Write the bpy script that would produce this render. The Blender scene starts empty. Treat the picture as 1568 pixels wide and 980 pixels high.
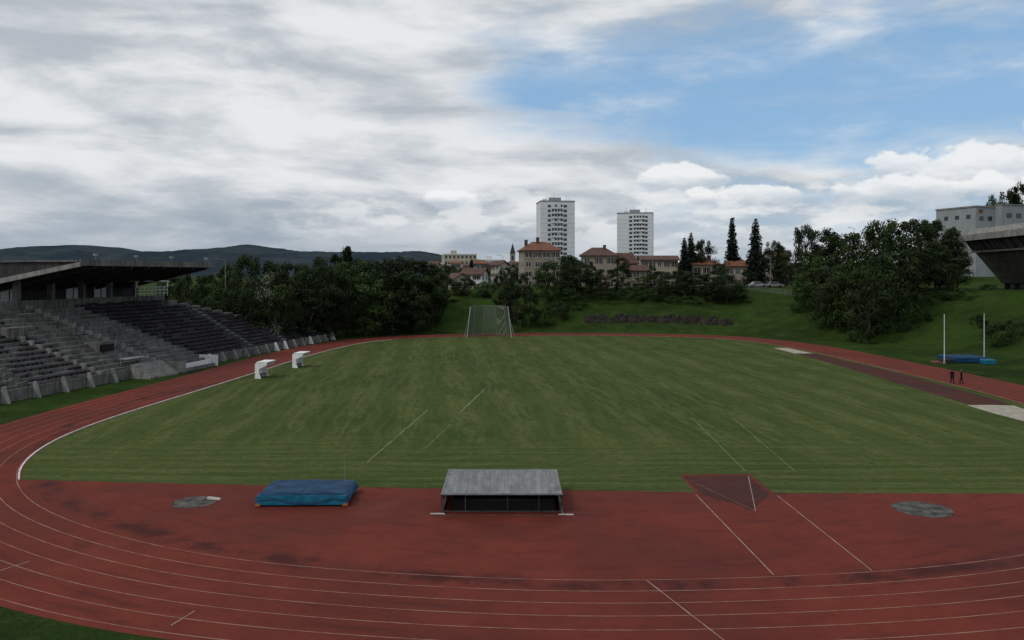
import bpy, math, random, bmesh
import numpy as np
from mathutils import Vector, Matrix, noise as mnoise
random.seed(7)
S = bpy.context.scene
F, H, CX, CY = 1250.0, 13.0, 784.0, 420.0      # focal (survey units), eye height, bearings
def G(x, y):                                    # survey sighting -> ground position in metres
    Y = F*H/(y-CY); return ((x-CX)/F*Y, Y)
def BX(x, Y): return (x-CX)/F*Y
def BZ(y, Y): return H-(y-CY)/F*Y

# ------------------------------------------------------------------ materials
def newmat(name):
    m = bpy.data.materials.new(name); m.use_nodes = True
    nt = m.node_tree; b = nt.nodes['Principled BSDF']
    b.inputs['Specular IOR Level'].default_value = 0.2
    return m, nt, b
class NG:
    def __init__(s, nt): s.nt = nt; s.n = nt.nodes; s.l = nt.links
    def put(s, inp, v):
        if isinstance(v, bpy.types.NodeSocket): s.l.new(v, inp)
        elif v is not None:
            try: inp.default_value = v
            except Exception: inp.default_value = tuple(v)+(1,)
    def m(s, op, a, b=None, c=None, clamp=False):
        nd = s.n.new('ShaderNodeMath'); nd.operation = op; nd.use_clamp = clamp
        s.put(nd.inputs[0], a)
        if b is not None: s.put(nd.inputs[1], b)
        if c is not None: s.put(nd.inputs[2], c)
        return nd.outputs[0]
    def ss(s, v, lo, hi, a=0.0, b=1.0):
        nd = s.n.new('ShaderNodeMapRange'); nd.interpolation_type = 'SMOOTHSTEP'
        s.put(nd.inputs['Value'], v); s.put(nd.inputs['From Min'], lo); s.put(nd.inputs['From Max'], hi)
        s.put(nd.inputs['To Min'], a); s.put(nd.inputs['To Max'], b)
        return nd.outputs[0]
    def mix(s, f, a, b, mode='MIX'):
        nd = s.n.new('ShaderNodeMix'); nd.data_type = 'RGBA'; nd.blend_type = mode
        s.put(nd.inputs[0], f)
        for i, v in ((6, a), (7, b)):
            if isinstance(v, (tuple, list)): v = tuple(v[:3])+(1,)
            s.put(nd.inputs[i], v)
        return nd.outputs[2]
    def noise(s, vec, scale=1, det=4, rough=.55, dist=0):
        nd = s.n.new('ShaderNodeTexNoise'); s.put(nd.inputs['Vector'], vec)
        nd.inputs['Scale'].default_value = scale; nd.inputs['Detail'].default_value = det
        nd.inputs['Roughness'].default_value = rough; nd.inputs['Distortion'].default_value = dist
        return nd.outputs[0]
    def comb(s, x, y, z=0.0):
        nd = s.n.new('ShaderNodeCombineXYZ')
        for i, v in enumerate((x, y, z)): s.put(nd.inputs[i], v)
        return nd.outputs[0]
    def sep(s, v):
        nd = s.n.new('ShaderNodeSeparateXYZ'); s.put(nd.inputs[0], v); return nd.outputs
    def pos(s): return s.n.new('ShaderNodeNewGeometry').outputs['Position']
    def obj(s): return s.n.new('ShaderNodeTexCoord').outputs['Object']
    def bump(s, h, strength, dist, b):
        nd = s.n.new('ShaderNodeBump'); nd.inputs['Strength'].default_value = strength
        nd.inputs['Distance'].default_value = dist; s.put(nd.inputs['Height'], h)
        s.l.new(nd.outputs[0], b.inputs['Normal'])
def sc(c, k): return tuple(x*k for x in c)
def simple(name, col, var=.25, scale=1.0, rough=.8, metal=0, streak=False, spec=.2):
    m, nt, b = newmat(name); g = NG(nt)
    p = g.pos()
    f = g.ss(g.noise(p, scale, 5, .6), .3, .7)
    if streak:
        x, y, z = g.sep(p)
        n2 = g.noise(g.comb(g.m('MULTIPLY', x, 2.2), g.m('MULTIPLY', y, 2.2), g.m('MULTIPLY', z, .25)), 1.2, 3)
        f = g.m('MULTIPLY', g.m('ADD', f, g.ss(n2, .35, .65)), .5)
    c = g.mix(f, sc(col, 1-var), sc(col, 1+var*.6))
    nt.links.new(c, b.inputs['Base Color'])
    b.inputs['Roughness'].default_value = rough; b.inputs['Metallic'].default_value = metal
    b.inputs['Specular IOR Level'].default_value = spec
    return m

M = {}
M['concrete'] = simple('weathered_concrete', (.125,.12,.112), .6, .55, .9, streak=True)
M['conc_light'] = simple('light_concrete', (.22,.215,.20), .45, .8, .9, streak=True)
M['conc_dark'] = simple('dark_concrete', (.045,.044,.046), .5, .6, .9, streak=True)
M['black'] = simple('dark_interior', (.010,.010,.011), .2, 1)
M['white'] = simple('white_paint', (.74,.75,.74), .12, 1.5, .5)
M['offwhite'] = simple('offwhite_render', (.60,.60,.60), .10, .15, .8, streak=True)
M['towerwhite'] = simple('tower_cladding', (.60,.62,.65), .12, .1, .8, streak=True)
M['cream'] = simple('cream_render', (.36,.33,.26), .18, .3, .85, streak=True)
M['beige'] = simple('beige_render', (.27,.24,.19), .2, .3, .85, streak=True)
M['grey'] = simple('grey_render', (.25,.27,.28), .18, .3, .85, streak=True)
M['tile'] = simple('terracotta_tiles', (.165,.072,.044), .4, 1.2, .85)
M['tile2'] = simple('brown_tiles', (.095,.052,.040), .35, 1.2, .85)
M['glass'] = simple('window_glass', (.02,.024,.03), .3, 2, .2, spec=.5)
M['shutter'] = simple('shutter_paint', (.13,.10,.075), .2, 1)
M['blue'] = simple('blue_tarpaulin', (.008,.042,.095), .45, 1.2, .6, spec=.12)
M['teal'] = simple('teal_tarpaulin', (.01,.12,.20), .3, 2.5, .5, spec=.2)
M['steel'] = simple('galvanised_steel', (.22,.23,.24), .25, 1, .5, .3)
M['orange'] = simple('orange_foam', (.4,.12,.03), .2, 3)
M['seat'] = simple('worn_seats', (.030,.025,.031), .75, .7, .8)
M['bark'] = simple('bark', (.045,.035,.026), .4, 3)
M['sand'] = simple('sand', (.33,.295,.24), .25, 1.2, .95)
M['rock'] = simple('rock', (.034,.029,.024), .6, 1.1, .95)
M['discgrey'] = simple('throwing_circle_concrete', (.080,.076,.068), .7, 1.8, .9)

def roofmetal():
    m, nt, b = newmat('weathered_roof_sheet'); g = NG(nt)
    x, y, z = g.sep(g.pos())
    n = g.noise(g.comb(g.m('MULTIPLY', x, 3.0), g.m('MULTIPLY', y, .5), z), 1.2, 5, .6)
    c = g.mix(g.ss(n, .35, .7), (.12,.125,.125), (.20,.205,.20))
    c = g.mix(g.ss(g.noise(g.pos(), .9, 4, .6), .5, .75, 0, .6), c, (.07,.072,.07))
    nt.links.new(c, b.inputs['Base Color']); b.inputs['Roughness'].default_value = .6
    return m
M['roofmetal'] = roofmetal()

def leafmat(name, col, hi):
    m, nt, b = newmat(name); g = NG(nt)
    a = nt.nodes.new('ShaderNodeAttribute'); a.attribute_name = 'tone'
    oi = nt.nodes.new('ShaderNodeObjectInfo')
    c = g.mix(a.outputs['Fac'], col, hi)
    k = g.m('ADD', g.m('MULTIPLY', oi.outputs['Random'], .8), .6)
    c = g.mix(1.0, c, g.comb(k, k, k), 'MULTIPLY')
    nt.links.new(c, b.inputs['Base Color']); b.inputs['Roughness'].default_value = .6
    b.inputs['Specular IOR Level'].default_value = .1
    return m
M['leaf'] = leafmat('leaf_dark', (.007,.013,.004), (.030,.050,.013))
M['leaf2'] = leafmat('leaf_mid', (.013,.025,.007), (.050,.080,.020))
M['needle'] = leafmat('conifer_needles', (.005,.009,.006), (.014,.022,.012))
M['blossom'] = leafmat('leaf_blossom', (.010,.020,.006), (.20,.21,.16))

def infield_grass():
    m, nt, b = newmat('infield_grass'); g = NG(nt)
    p = g.pos(); x, y, z = g.sep(p)
    big = g.noise(p, .045, 4, .6)
    mid = g.noise(p, .35, 5, .65)
    fine = g.noise(p, 2.2, 4, .7)
    wob = g.m('MULTIPLY', g.noise(p, .12, 2), 1.6)
    xs = g.m('ADD', x, g.m('MULTIPLY', y, .10))       # mower lines run slightly askew
    la = g.noise(g.comb(g.m('MULTIPLY', g.m('ADD', xs, wob), 1.3), g.m('MULTIPLY', y, .13)), 1, 4, .68)
    lx = g.noise(g.comb(g.m('MULTIPLY', x, .07), g.m('MULTIPLY', g.m('ADD', y, wob), 2.2)), 1, 4, .65)
    nearf = g.ss(g.m('ADD', y, g.m('MULTIPLY', mid, 16)), 62, 78)
    line = g.mix(nearf, g.comb(lx, lx, lx), g.comb(la, la, la))
    lf = g.ss(g.sep(line)[0], .42, .58)
    c = g.mix(g.ss(big, .35, .65), (.044,.067,.017), (.078,.097,.029))
    c = g.mix(g.m('MULTIPLY', lf, .62), c, (.112,.130,.047))
    c = g.mix(g.ss(mid, .5, .75, 0, .65), c, (.135,.125,.055))
    c = g.mix(g.ss(g.noise(p, .9, 5, .7), .5, .7, 0, .5), c, (.032,.052,.014))
    c = g.mix(g.ss(fine, .35, .7, .4, 0), c, (.022,.037,.010))
    w = g.ss(g.m('SINE', g.m('MULTIPLY', g.m('ADD', xs, wob), 1.25)), -.5, .5, .0, .42)
    c = g.mix(g.m('MULTIPLY', w, g.m('ADD', g.m('MULTIPLY', nearf, .8), .1)), c, (.034,.055,.015))
    w2 = g.ss(g.m('SINE', g.m('MULTIPLY', g.m('ADD', y, wob), 3.4)), -.3, .6, .0, .35)
    c = g.mix(g.m('MULTIPLY', w2, g.m('SUBTRACT', 1.0, nearf)), c, (.034,.053,.015))
    nt.links.new(c, b.inputs['Base Color']); b.inputs['Roughness'].default_value = .95
    b.inputs['Specular IOR Level'].default_value = .03
    g.bump(g.m('ADD', g.m('MULTIPLY', fine, .6), g.sep(line)[0]), .9, .16, b)
    return m
M['infield'] = infield_grass()
def bank_grass():
    m, nt, b = newmat('bank_grass'); g = NG(nt)
    p = g.pos(); x, y, z = g.sep(p)
    big = g.noise(p, .05, 4, .6); mid = g.noise(p, .4, 6, .7); fine = g.noise(p, 2.6, 4, .7)
    c = g.mix(g.ss(big, .35, .65), (.020,.040,.008), (.040,.076,.013))
    c = g.mix(g.ss(mid, .45, .75, 0, .6), c, (.066,.080,.026))
    c = g.mix(g.ss(g.noise(p, .16, 5, .65), .5, .66, 0, .6), c, (.016,.028,.008))
    c = g.mix(g.ss(fine, .3, .65, .55, 0), c, (.010,.020,.006))
    nt.links.new(c, b.inputs['Base Color']); b.inputs['Roughness'].default_value = .95
    b.inputs['Specular IOR Level'].default_value = .03
    g.bump(g.m('ADD', mid, fine), .9, .35, b)
    return m
M['bank'] = bank_grass()
def track_mat(name, base, dark, wearw):
    m, nt, b = newmat(name); g = NG(nt)
    p = g.pos(); x, y, z = g.sep(p)
    dx = g.m('SUBTRACT', x, 6.0); dy = g.m('SUBTRACT', y, 79.0)
    r = g.m('SQRT', g.m('ADD', g.m('MULTIPLY', dx, dx), g.m('MULTIPLY', dy, dy)))
    th = g.m('ARCTAN2', dx, dy)
    n1 = g.noise(p, .10, 5, .6); n2 = g.noise(p, .7, 5, .65); n3 = g.noise(p, 5, 3, .7)
    pol = g.noise(g.comb(g.m('MULTIPLY', r, 1.3), g.m('MULTIPLY', th, 8.0)), 1, 5, .65)
    c = g.mix(g.ss(n1, .38, .62), sc(base, .85), sc(base, 1.2))
    c = g.mix(g.ss(n2, .45, .75, 0, .38), c, sc(base, .55))
    c = g.mix(g.ss(pol, .50, .76, 0, wearw), c, dark)
    band = g.ss(g.m('ABSOLUTE', g.m('SUBTRACT', r, 44.9)), .1, 1.1, 1, 0)
    c = g.mix(g.m('MULTIPLY', band, g.ss(g.noise(p, .35, 5, .7), .44, .60, .1, .75)), c, dark)
    c = g.mix(g.ss(g.noise(p, .22, 3, .5), .56, .74, 0, .4), c, sc(base, 1.5))
    c = g.mix(g.ss(n3, .3, .6, .22, 0), c, sc(base, .45))
    nt.links.new(c, b.inputs['Base Color'])
    nt.links.new(g.ss(n1, .3, .7, .7, .95), b.inputs['Roughness'])
    b.inputs['Specular IOR Level'].default_value = .08
    g.bump(n3, .25, .02, b)
    return m
M['track'] = track_mat('red_track_surface', (.125,.0265,.018), (.032,.012,.012), .5)
M['runway'] = track_mat('brown_runway_surface', (.066,.024,.019), (.024,.013,.012), .8)
def linemat(name, col, wear, und=(.13,.03,.02)):
    m, nt, b = newmat(name); g = NG(nt)
    n = g.noise(g.pos(), .9, 6, .75)
    c = g.mix(g.ss(n, .36, .64, 0, wear), col, und)
    nt.links.new(c, b.inputs['Base Color']); b.inputs['Roughness'].default_value = .85
    b.inputs['Specular IOR Level'].default_value = .1
    return m
M['line'] = linemat('worn_lane_paint', (.29,.165,.13), .65)
M['line2'] = linemat('worn_sector_paint', (.38,.27,.23), .6)
M['kerb'] = linemat('white_kerb_paint', (.58,.56,.54), .35)
M['gline'] = linemat('chalk_line_on_grass', (.21,.22,.15), .85, (.08,.10,.035))

# ------------------------------------------------------------------ mesh helper
class MB:
    def __init__(s): s.v = []; s.f = []; s.mi = []; s.mats = []
    def mid(s, m):
        if m not in s.mats: s.mats.append(m)
        return s.mats.index(m)
    def add(s, vs, fs, m):
        o = len(s.v); k = s.mid(m); s.v += [tuple(v) for v in vs]
        for f in fs: s.f.append(tuple(i+o for i in f)); s.mi.append(k)
    def box(s, x0, x1, y0, y1, z0, z1, m):
        vs = [(x0,y0,z0),(x1,y0,z0),(x1,y1,z0),(x0,y1,z0),(x0,y0,z1),(x1,y0,z1),(x1,y1,z1),(x0,y1,z1)]
        s.add(vs, [(0,3,2,1),(4,5,6,7),(0,1,5,4),(1,2,6,5),(2,3,7,6),(3,0,4,7)], m)
    def hexa(s, b4, t4, m):
        s.add(list(b4)+list(t4), [(0,3,2,1),(4,5,6,7),(0,1,5,4),(1,2,6,5),(2,3,7,6),(3,0,4,7)], m)
    def tube(s, p, q, r0, r1, m, n=6):
        p = Vector(p); q = Vector(q); d = (q-p).normalized()
        a = d.orthogonal().normalized(); b = d.cross(a)
        vs = []
        for c, r in ((p, r0), (q, r1)):
            for i in range(n):
                t = 2*math.pi*i/n; vs.append(c+a*math.cos(t)*r+b*math.sin(t)*r)
        fs = [(i, (i+1) % n, n+(i+1) % n, n+i) for i in range(n)]+[tuple(range(n))[::-1], tuple(range(n, 2*n))]
        s.add(vs, fs, m)
    def mesh(s, name):
        me = bpy.data.meshes.new(name); me.from_pydata(s.v, [], s.f)
        for m in s.mats: me.materials.append(M[m])
        me.polygons.foreach_set('material_index', s.mi); me.update(); return me
    def obj(s, name, parent=None):
        o = bpy.data.objects.new(name, s.mesh(name)); S.collection.objects.link(o)
        if parent: o.parent = parent
        return o
def empty(name, loc=(0,0,0), rz=0):
    o = bpy.data.objects.new(name, None); S.collection.objects.link(o)
    o.location = loc; o.rotation_euler = (0,0,rz); o.empty_display_size = .5
    return o

# ------------------------------------------------------------------ oval
ctrl = [(6,34.7),(-2.4,35.1),(-11.3,36.8),(-18.7,40.0),(-26,45.2),(-31.3,51.5),(-34.6,58.5),(-36.3,67),(-36.2,78),(-35.2,90),
 (-33.8,110),(-32.8,127),(-31,142),(-28.5,154),(-24,162),(-17,167.5),(-6,171),(8,173),(22,172.5),(33,170),(41,166),(46.5,158),
 (49.5,146),(51,130),(51.8,110),(52,92),(51,78),(48,66),(43,54.5),(36,45.8),(28,39.7),(18,36)]
def catmull(P, k=8):
    out = []; n = len(P)
    for i in range(n):
        p0, p1, p2, p3 = [np.array(P[(i+j) % n], float) for j in (-1,0,1,2)]
        for t in np.arange(k)/k:
            out.append(.5*((2*p1)+(-p0+p2)*t+(2*p0-5*p1+4*p2-p3)*t*t+(-p0+3*p1-3*p2+p3)*t**3))
    return np.array(out)
INN = catmull(ctrl)
for _ in range(12): INN = .5*INN+.25*np.roll(INN,1,0)+.25*np.roll(INN,-1,0)
T = np.roll(INN,-1,0)-np.roll(INN,1,0); T /= np.linalg.norm(T,axis=1)[:,None]
NRM = np.stack([-T[:,1], T[:,0]],1)
cen = INN.mean(0)
if ((INN-cen)*NRM).sum() < 0: NRM = -NRM
def off(d): return INN+NRM*d
def ring(name, d0, d1, z, mat, parent=None):
    A = off(d0); B = off(d1); n = len(A); mb = MB(); vs = []; fs = []
    for i in range(0, n+1):
        a = A[i % n]; b = B[i % n]; vs += [(a[0],a[1],z),(b[0],b[1],z)]
    for i in range(n): fs.append((2*i,2*i+1,2*i+3,2*i+2))
    v0, v1, v2 = [Vector(vs[k]) for k in fs[0][:3]]
    if (v1-v0).cross(v2-v0).z < 0: fs = [f[::-1] for f in fs]
    mb.add(vs, fs, mat); return mb.obj(name, parent)
def poly(name, pts, z, mat, parent=None):
    bm = bmesh.new(); vs = [bm.verts.new((p[0],p[1],z)) for p in pts]
    f = bm.faces.new(vs); f.normal_update()
    if f.normal.z < 0: f.normal_flip()
    bmesh.ops.triangulate(bm, faces=[f])
    me = bpy.data.meshes.new(name); bm.to_mesh(me); bm.free(); me.materials.append(M[mat])
    o = bpy.data.objects.new(name, me); S.collection.objects.link(o)
    if parent: o.parent = parent
    return o
TW = 7.8
trk = empty('running_track')
poly('track_surface', off(TW), .004, 'track', trk)
n = len(INN)
for i in range(0, 7): ring('lane_line_%d' % i, i*1.22+.02, i*1.22+.08, .012, 'line', trk)
k0, k1 = 5*8, 14*8
def kerb(nm, d0, d1, a_, b__, h, m):
    mb = MB(); A = off(d0); B = off(d1)
    for i in range(a_, b__):
        a, b_, c, d = A[i], A[i+1], B[i+1], B[i]
        mb.hexa([(a[0],a[1],.003),(b_[0],b_[1],.003),(c[0],c[1],.003),(d[0],d[1],.003)],
                [(a[0],a[1],h),(b_[0],b_[1],h),(c[0],c[1],h),(d[0],d[1],h)], m)
    mb.obj(nm, trk)
kerb('kerb', -.02, -.14, k0, k1, .06, 'kerb'); kerb('kerb_far', -.02, -.12, k1, 27*8, .05, 'line')
sel = [tuple(p) for p in off(-.25) if (p[1] > 51.6 if p[0] < 0 else p[1] > 48.9)]
def jag(a, b, k):
    return [(a[0]+(b[0]-a[0])*i/k, a[1]+(b[1]-a[1])*i/k+random.uniform(-.13,.13)) for i in range(1, k)]
seqpts = [sel[-1], (40,48.45), G(1568,756), G(1185,755), G(1148,726), G(1040,727), G(1065,753.5), G(600,747), G(300,741), sel[0]]
line = []
for a, b_ in zip(seqpts[:-1], seqpts[1:]):
    line += [a]+jag(a, b_, max(2, int(math.dist(a, b_)/.28)))
poly('infield_grass', sel+line[1:], .008, 'infield')

def ribbon(mb, p, q, w, z, m):
    p = Vector(p); q = Vector(q); d = (q-p).normalized(); nn = Vector((-d.y, d.x))*w/2
    mb.add([(*(p-nn), z), (*(q-nn), z), (*(q+nn), z), (*(p+nn), z)], [(0,1,2,3)], m)
mb = MB()
for a, b_, w_, m_ in [((1065,757),(1185,881),.055,'line2'),((1190,759),(1335,874),.05,'line2'),((1146,730),(1157,783),.045,'line2'),((1157,783),(1058,737),.03,'line'),((990,889),(1110,982),.05,'line2'),
              ((298,936),(262,958),.05,'line2'),((45,860),(0,874),.05,'line2')]:
    ribbon(mb, G(*a), G(*b_), w_, .016, m_)
mb.obj('track_markings', trk)
mb = MB()
for a, b_, w_ in [((742,596),(704,632),.12),((655,628),(562,708),.09),((690,650),(652,686),.05),((1060,640),(1142,722),.055),((1122,640),(1218,722),.05)]:
    ribbon(mb, G(*a), G(*b_), w_, .0125, 'gline')
mb.obj('pitch_markings')
poly('long_jump_runway', [(45.6,81.2),(47.6,81.2),(50.0,81.5),(50.9,108),(49.8,133.6),(46.9,133.6),(46.2,108)], .0122, 'runway')
poly('sand_pit', [(45.3,71),(45.0,76),(45.1,81),(47.3,81.2),(49.6,80.7),(48.9,75),(48.4,71)], .0165, 'sand')
poly('sand_pit', [(46.4,134),(46.0,144),(48.6,144),(49.4,134)], .0165, 'sand')
poly('javelin_runway', [G(1046,729),G(1145,728),G(1178,757),G(1150,782),G(1120,770),G(1075,757)], .0105, 'runway')
for c, r in ((G(298,769),1.15),(G(1412,780),1.5),((-30.5,29.2),.9)):
    e = empty('throwing_circle' if r > 1 else 'manhole_cover', (c[0],c[1],0))
    mb = MB(); mb.tube((0,0,.003),(0,0,.018), r, r, 'discgrey', 40); mb.obj('slab', e)
    mb = MB(); k = 40
    for i in range(k):
        a = 2*math.pi*i/k; b2 = 2*math.pi*(i+1)/k
        P = lambda t, R, z: (R*math.cos(t), R*math.sin(t), z)
        mb.hexa([P(a,r,.003),P(a,r+.05,.003),P(b2,r+.05,.003),P(b2,r,.003)],[P(a,r,.024),P(a,r+.05,.024),P(b2,r+.05,.024),P(b2,r,.024)],'discgrey')
    mb.obj('rim', e)
    if 1 < r < 1.3:
        mb = MB(); mb.hexa([(.5,.55,.02),(1.3,.35,.02),(1.35,.55,.02),(.6,.75,.02)],[(.5,.55,.14),(1.25,.4,.12),(1.3,.5,.12),(.6,.7,.14)],'kerb'); mb.obj('stop_board', e)

# ------------------------------------------------------------------ terrain (one sheet)
OUT = off(TW)
def dist_out(X, Y):
    X = np.asarray(X, float).ravel(); Y = np.asarray(Y, float).ravel()
    P = np.stack([X, Y], 1); best = np.full(len(P), 1e9); inside = np.zeros(len(P), bool)
    for a, b_ in zip(OUT, np.roll(OUT, -1, 0)):
        d = b_-a; t = np.clip(((P-a)@d)/(d@d), 0, 1); q = P-(a+t[:,None]*d)
        best = np.minimum(best, np.hypot(q[:,0], q[:,1]))
        c = (a[1] > P[:,1]) != (b_[1] > P[:,1])
        with np.errstate(divide='ignore', invalid='ignore'):
            xi = (b_[0]-a[0])*(P[:,1]-a[1])/(b_[1]-a[1])+a[0]
        inside ^= c & (P[:,0] < xi)
    best[inside] = -best[inside]; return best
def sst(x, a, b):
    t = np.clip((x-a)/(b-a), 0, 1); return t*t*(3-2*t)
def height(X, Y):
    X = np.asarray(X, float).ravel(); Y = np.asarray(Y, float).ravel()
    d = dist_out(X, Y)
    right = sst(X, 35, 60)*(1-sst(Y, 150, 185)); left = 1-sst(X, -45, -20)
    a = 3+9*right+20*left; w = 34+2*right+14*left
    t = np.clip((d-a)/w, 0, 1)
    z = 9.7*(t*.55+.45*t*t*(3-2*t))*sst(Y, 30, 85)
    z = z*(1-.35*left)
    cut = sst(X, 14, 22)*(1-sst(X, 44, 54))*(1-right)      # steep cut in the back bank
    z = z+cut*(-.5*sst(d,7,11.5)*(1-sst(d,12,13.5))+.5*sst(d,12,13.5)*(1-sst(d,14,24)))
    z = z+.35*np.sin(X*.11+1)*np.sin(Y*.09)*np.clip((d-a)/10, 0, 1)*sst(Y, 30, 85)
    z = z+4.0*sst(X, 100, 150)*sst(Y, 220, 300)*np.clip((d-50)/60,0,1)
    z = np.where(d < a-.5, 0, z)
    return z
def hz(x, y): return float(height([x],[y])[0])
def axis(lo, hi, step, ext_lo, ext_hi, r=1.35):
    c = list(np.arange(lo, hi+1e-6, step)); s = step; x = lo; L = []
    while x > ext_lo: s *= r; x -= s; L.append(x)
    s = step; x = hi; R_ = []
    while x < ext_hi: s *= r; x += s; R_.append(x)
    return np.array(L[::-1]+c+R_)
ax = axis(-110, 150, 2.0, -7000, 7000); ay = axis(20, 270, 1.6, -3000, 9000)
XX, YY = np.meshgrid(ax, ay)
vs = np.stack([XX.ravel(), YY.ravel(), height(XX, YY)], 1)
nx = len(ax); fs = [(j*nx+i, j*nx+i+1, (j+1)*nx+i+1, (j+1)*nx+i) for j in range(len(ay)-1) for i in range(nx-1)]
mb = MB(); mb.add([tuple(v) for v in vs.tolist()], fs, 'bank')
ter = mb.obj('ground'); ter.data.polygons.foreach_set('use_smooth', [True]*len(ter.data.polygons))

def hillmat():
    m, nt, b = newmat('wooded_hills'); g = NG(nt)
    p = g.pos(); n1 = g.noise(p, .005, 6, .65); n2 = g.noise(p, .03, 5, .7)
    c = g.mix(g.ss(n1, .4, .62), (.026,.038,.048), (.048,.063,.070))  # blue-grey tones put the aerial haze of distance into the base colour
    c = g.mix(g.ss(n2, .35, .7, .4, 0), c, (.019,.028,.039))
    nt.links.new(c, b.inputs['Base Color']); b.inputs['Roughness'].default_value = 1
    b.inputs['Specular IOR Level'].default_value = 0
    return m
M['hill'] = hillmat()
def hills(Y0, prof, depth, seed):
    xs = np.arange(prof[0][0], prof[-1][0], 3.0)
    px = [p[0] for p in prof]; py = [p[1] for p in prof]
    mb = MB(); vs = []; R = 14
    for j in range(R+1):
        t = j/R
        for x in xs:
            top = BZ(np.interp(x, px, py), Y0); X = BX(x, Y0); env = math.sin(math.pi*t*.5)
            z = top*env+(mnoise.noise(Vector((X*.01, t*4, seed)))*top*.18)*(1-t)*t*3+(mnoise.noise(Vector((X*.05, seed, t)))*2.6+mnoise.noise(Vector((X*.2, seed, t)))*3.0)*t
            vs.append((X, Y0-depth*(1-t), z))
    nn = len(xs)
    for x in xs: vs.append((BX(x, Y0), Y0+depth*2, 0))
    fs = [(j*nn+i, j*nn+i+1, (j+1)*nn+i+1, (j+1)*nn+i) for j in range(R+1) for i in range(nn-1)]
    mb.add(vs, fs, 'hill'); o = mb.obj('hills'); o.data.polygons.foreach_set('use_smooth',[True]*len(o.data.polygons)); return o
hills(2800, [(-900,405),(-400,385),(-100,392),(0,390),(60,388),(95,381),(130,376),(190,380),(235,389),(300,402),(420,408),(600,412),(800,414)], 900, 1)
hills(2500, [(120,416),(200,400),(250,390),(290,384),(340,383),(395,377),(430,381),(470,386),(520,387),(560,388),(610,387),(650,386),(700,393),(760,402),(900,407),(1200,404),(1500,402),(2200,400)], 800, 5)

# ------------------------------------------------------------------ trees
def finish_tree(name, mb, tones):
    me = mb.mesh(name); at = me.attributes.new('tone', 'FLOAT', 'FACE'); at.data.foreach_set('value', tones); me.update(); return me
def tree_mesh(name, seed, h=12.0, rad=5.0, nclump=34, leaves=140, lsize=.5, mat='leaf', low=.12, trunk=True):
    rnd = random.Random(seed); mb = MB()
    if trunk:
        th = h*.55; pts = [Vector((0,0,-.5))]
        for i in range(1,5): pts.append(Vector((rnd.uniform(-.25,.25), rnd.uniform(-.25,.25), th*i/4)))
        for i in range(4): mb.tube(pts[i], pts[i+1], .32*(1-i*.18), .32*(1-(i+1)*.18), 'bark', 7)
    clumps = []
    for i in range(nclump):
        t = rnd.random()**.8
        z = h*(low+(1-low)*t)*.96
        prof = math.sin(math.pi*min(1, max(0, (z/h-low+.12)/(1-low+.14))))**.55
        a = rnd.uniform(0, 2*math.pi); rr = rad*prof*math.sqrt(rnd.uniform(.1,1))*.82
        cr = rnd.uniform(.9,1.75)*rad/5*(1.0 if t < .8 else .8)
        c = Vector((rr*math.cos(a), rr*math.sin(a), min(z, h-cr*.6))); clumps.append((c, cr, rnd.random()))
        if trunk and i % 3 == 0:
            s0 = pts[1+rnd.randrange(3)]; md = (s0+c)/2+Vector((0,0,-.3))
            mb.tube(s0, md, .12, .08, 'bark', 5); mb.tube(md, c, .08, .03, 'bark', 5)
    tones = [0.0]*len(mb.f)
    for c, cr, tn in clumps:
        for k in range(leaves):
            u = Vector((rnd.gauss(0,1), rnd.gauss(0,1), rnd.gauss(0,1))).normalized()
            r = cr*(rnd.random()**.35)*rnd.uniform(.85,1.15)
            p = c+Vector((u.x*r, u.y*r, u.z*r*.75))
            if p.z < .1: continue
            nrm = (u+Vector((rnd.gauss(0,.6), rnd.gauss(0,.6), rnd.gauss(0,.6)+.3))).normalized()
            a = nrm.orthogonal().normalized(); a.rotate(Matrix.Rotation(rnd.uniform(0,6.28),3,nrm)); b_ = nrm.cross(a)
            s_ = lsize*rnd.uniform(.45,1.0)
            mb.add([p-a*s_*.5, p+b_*s_*.32, p+a*s_*.5, p-b_*s_*.32], [(0,1,2,3)], mat)
            if mat == 'blossom': tones.append(1.0 if rnd.random() < .28 else rnd.uniform(0,.15))
            else: tones.append(max(0, min(1, (.12+.5*tn+.28*u.z+rnd.uniform(-.15,.25))*(.55+.45*p.z/h))))  # shading put into leaf colour: clump tops lighter, lower crown darker, plus random tone
    return finish_tree(name, mb, tones)
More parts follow.
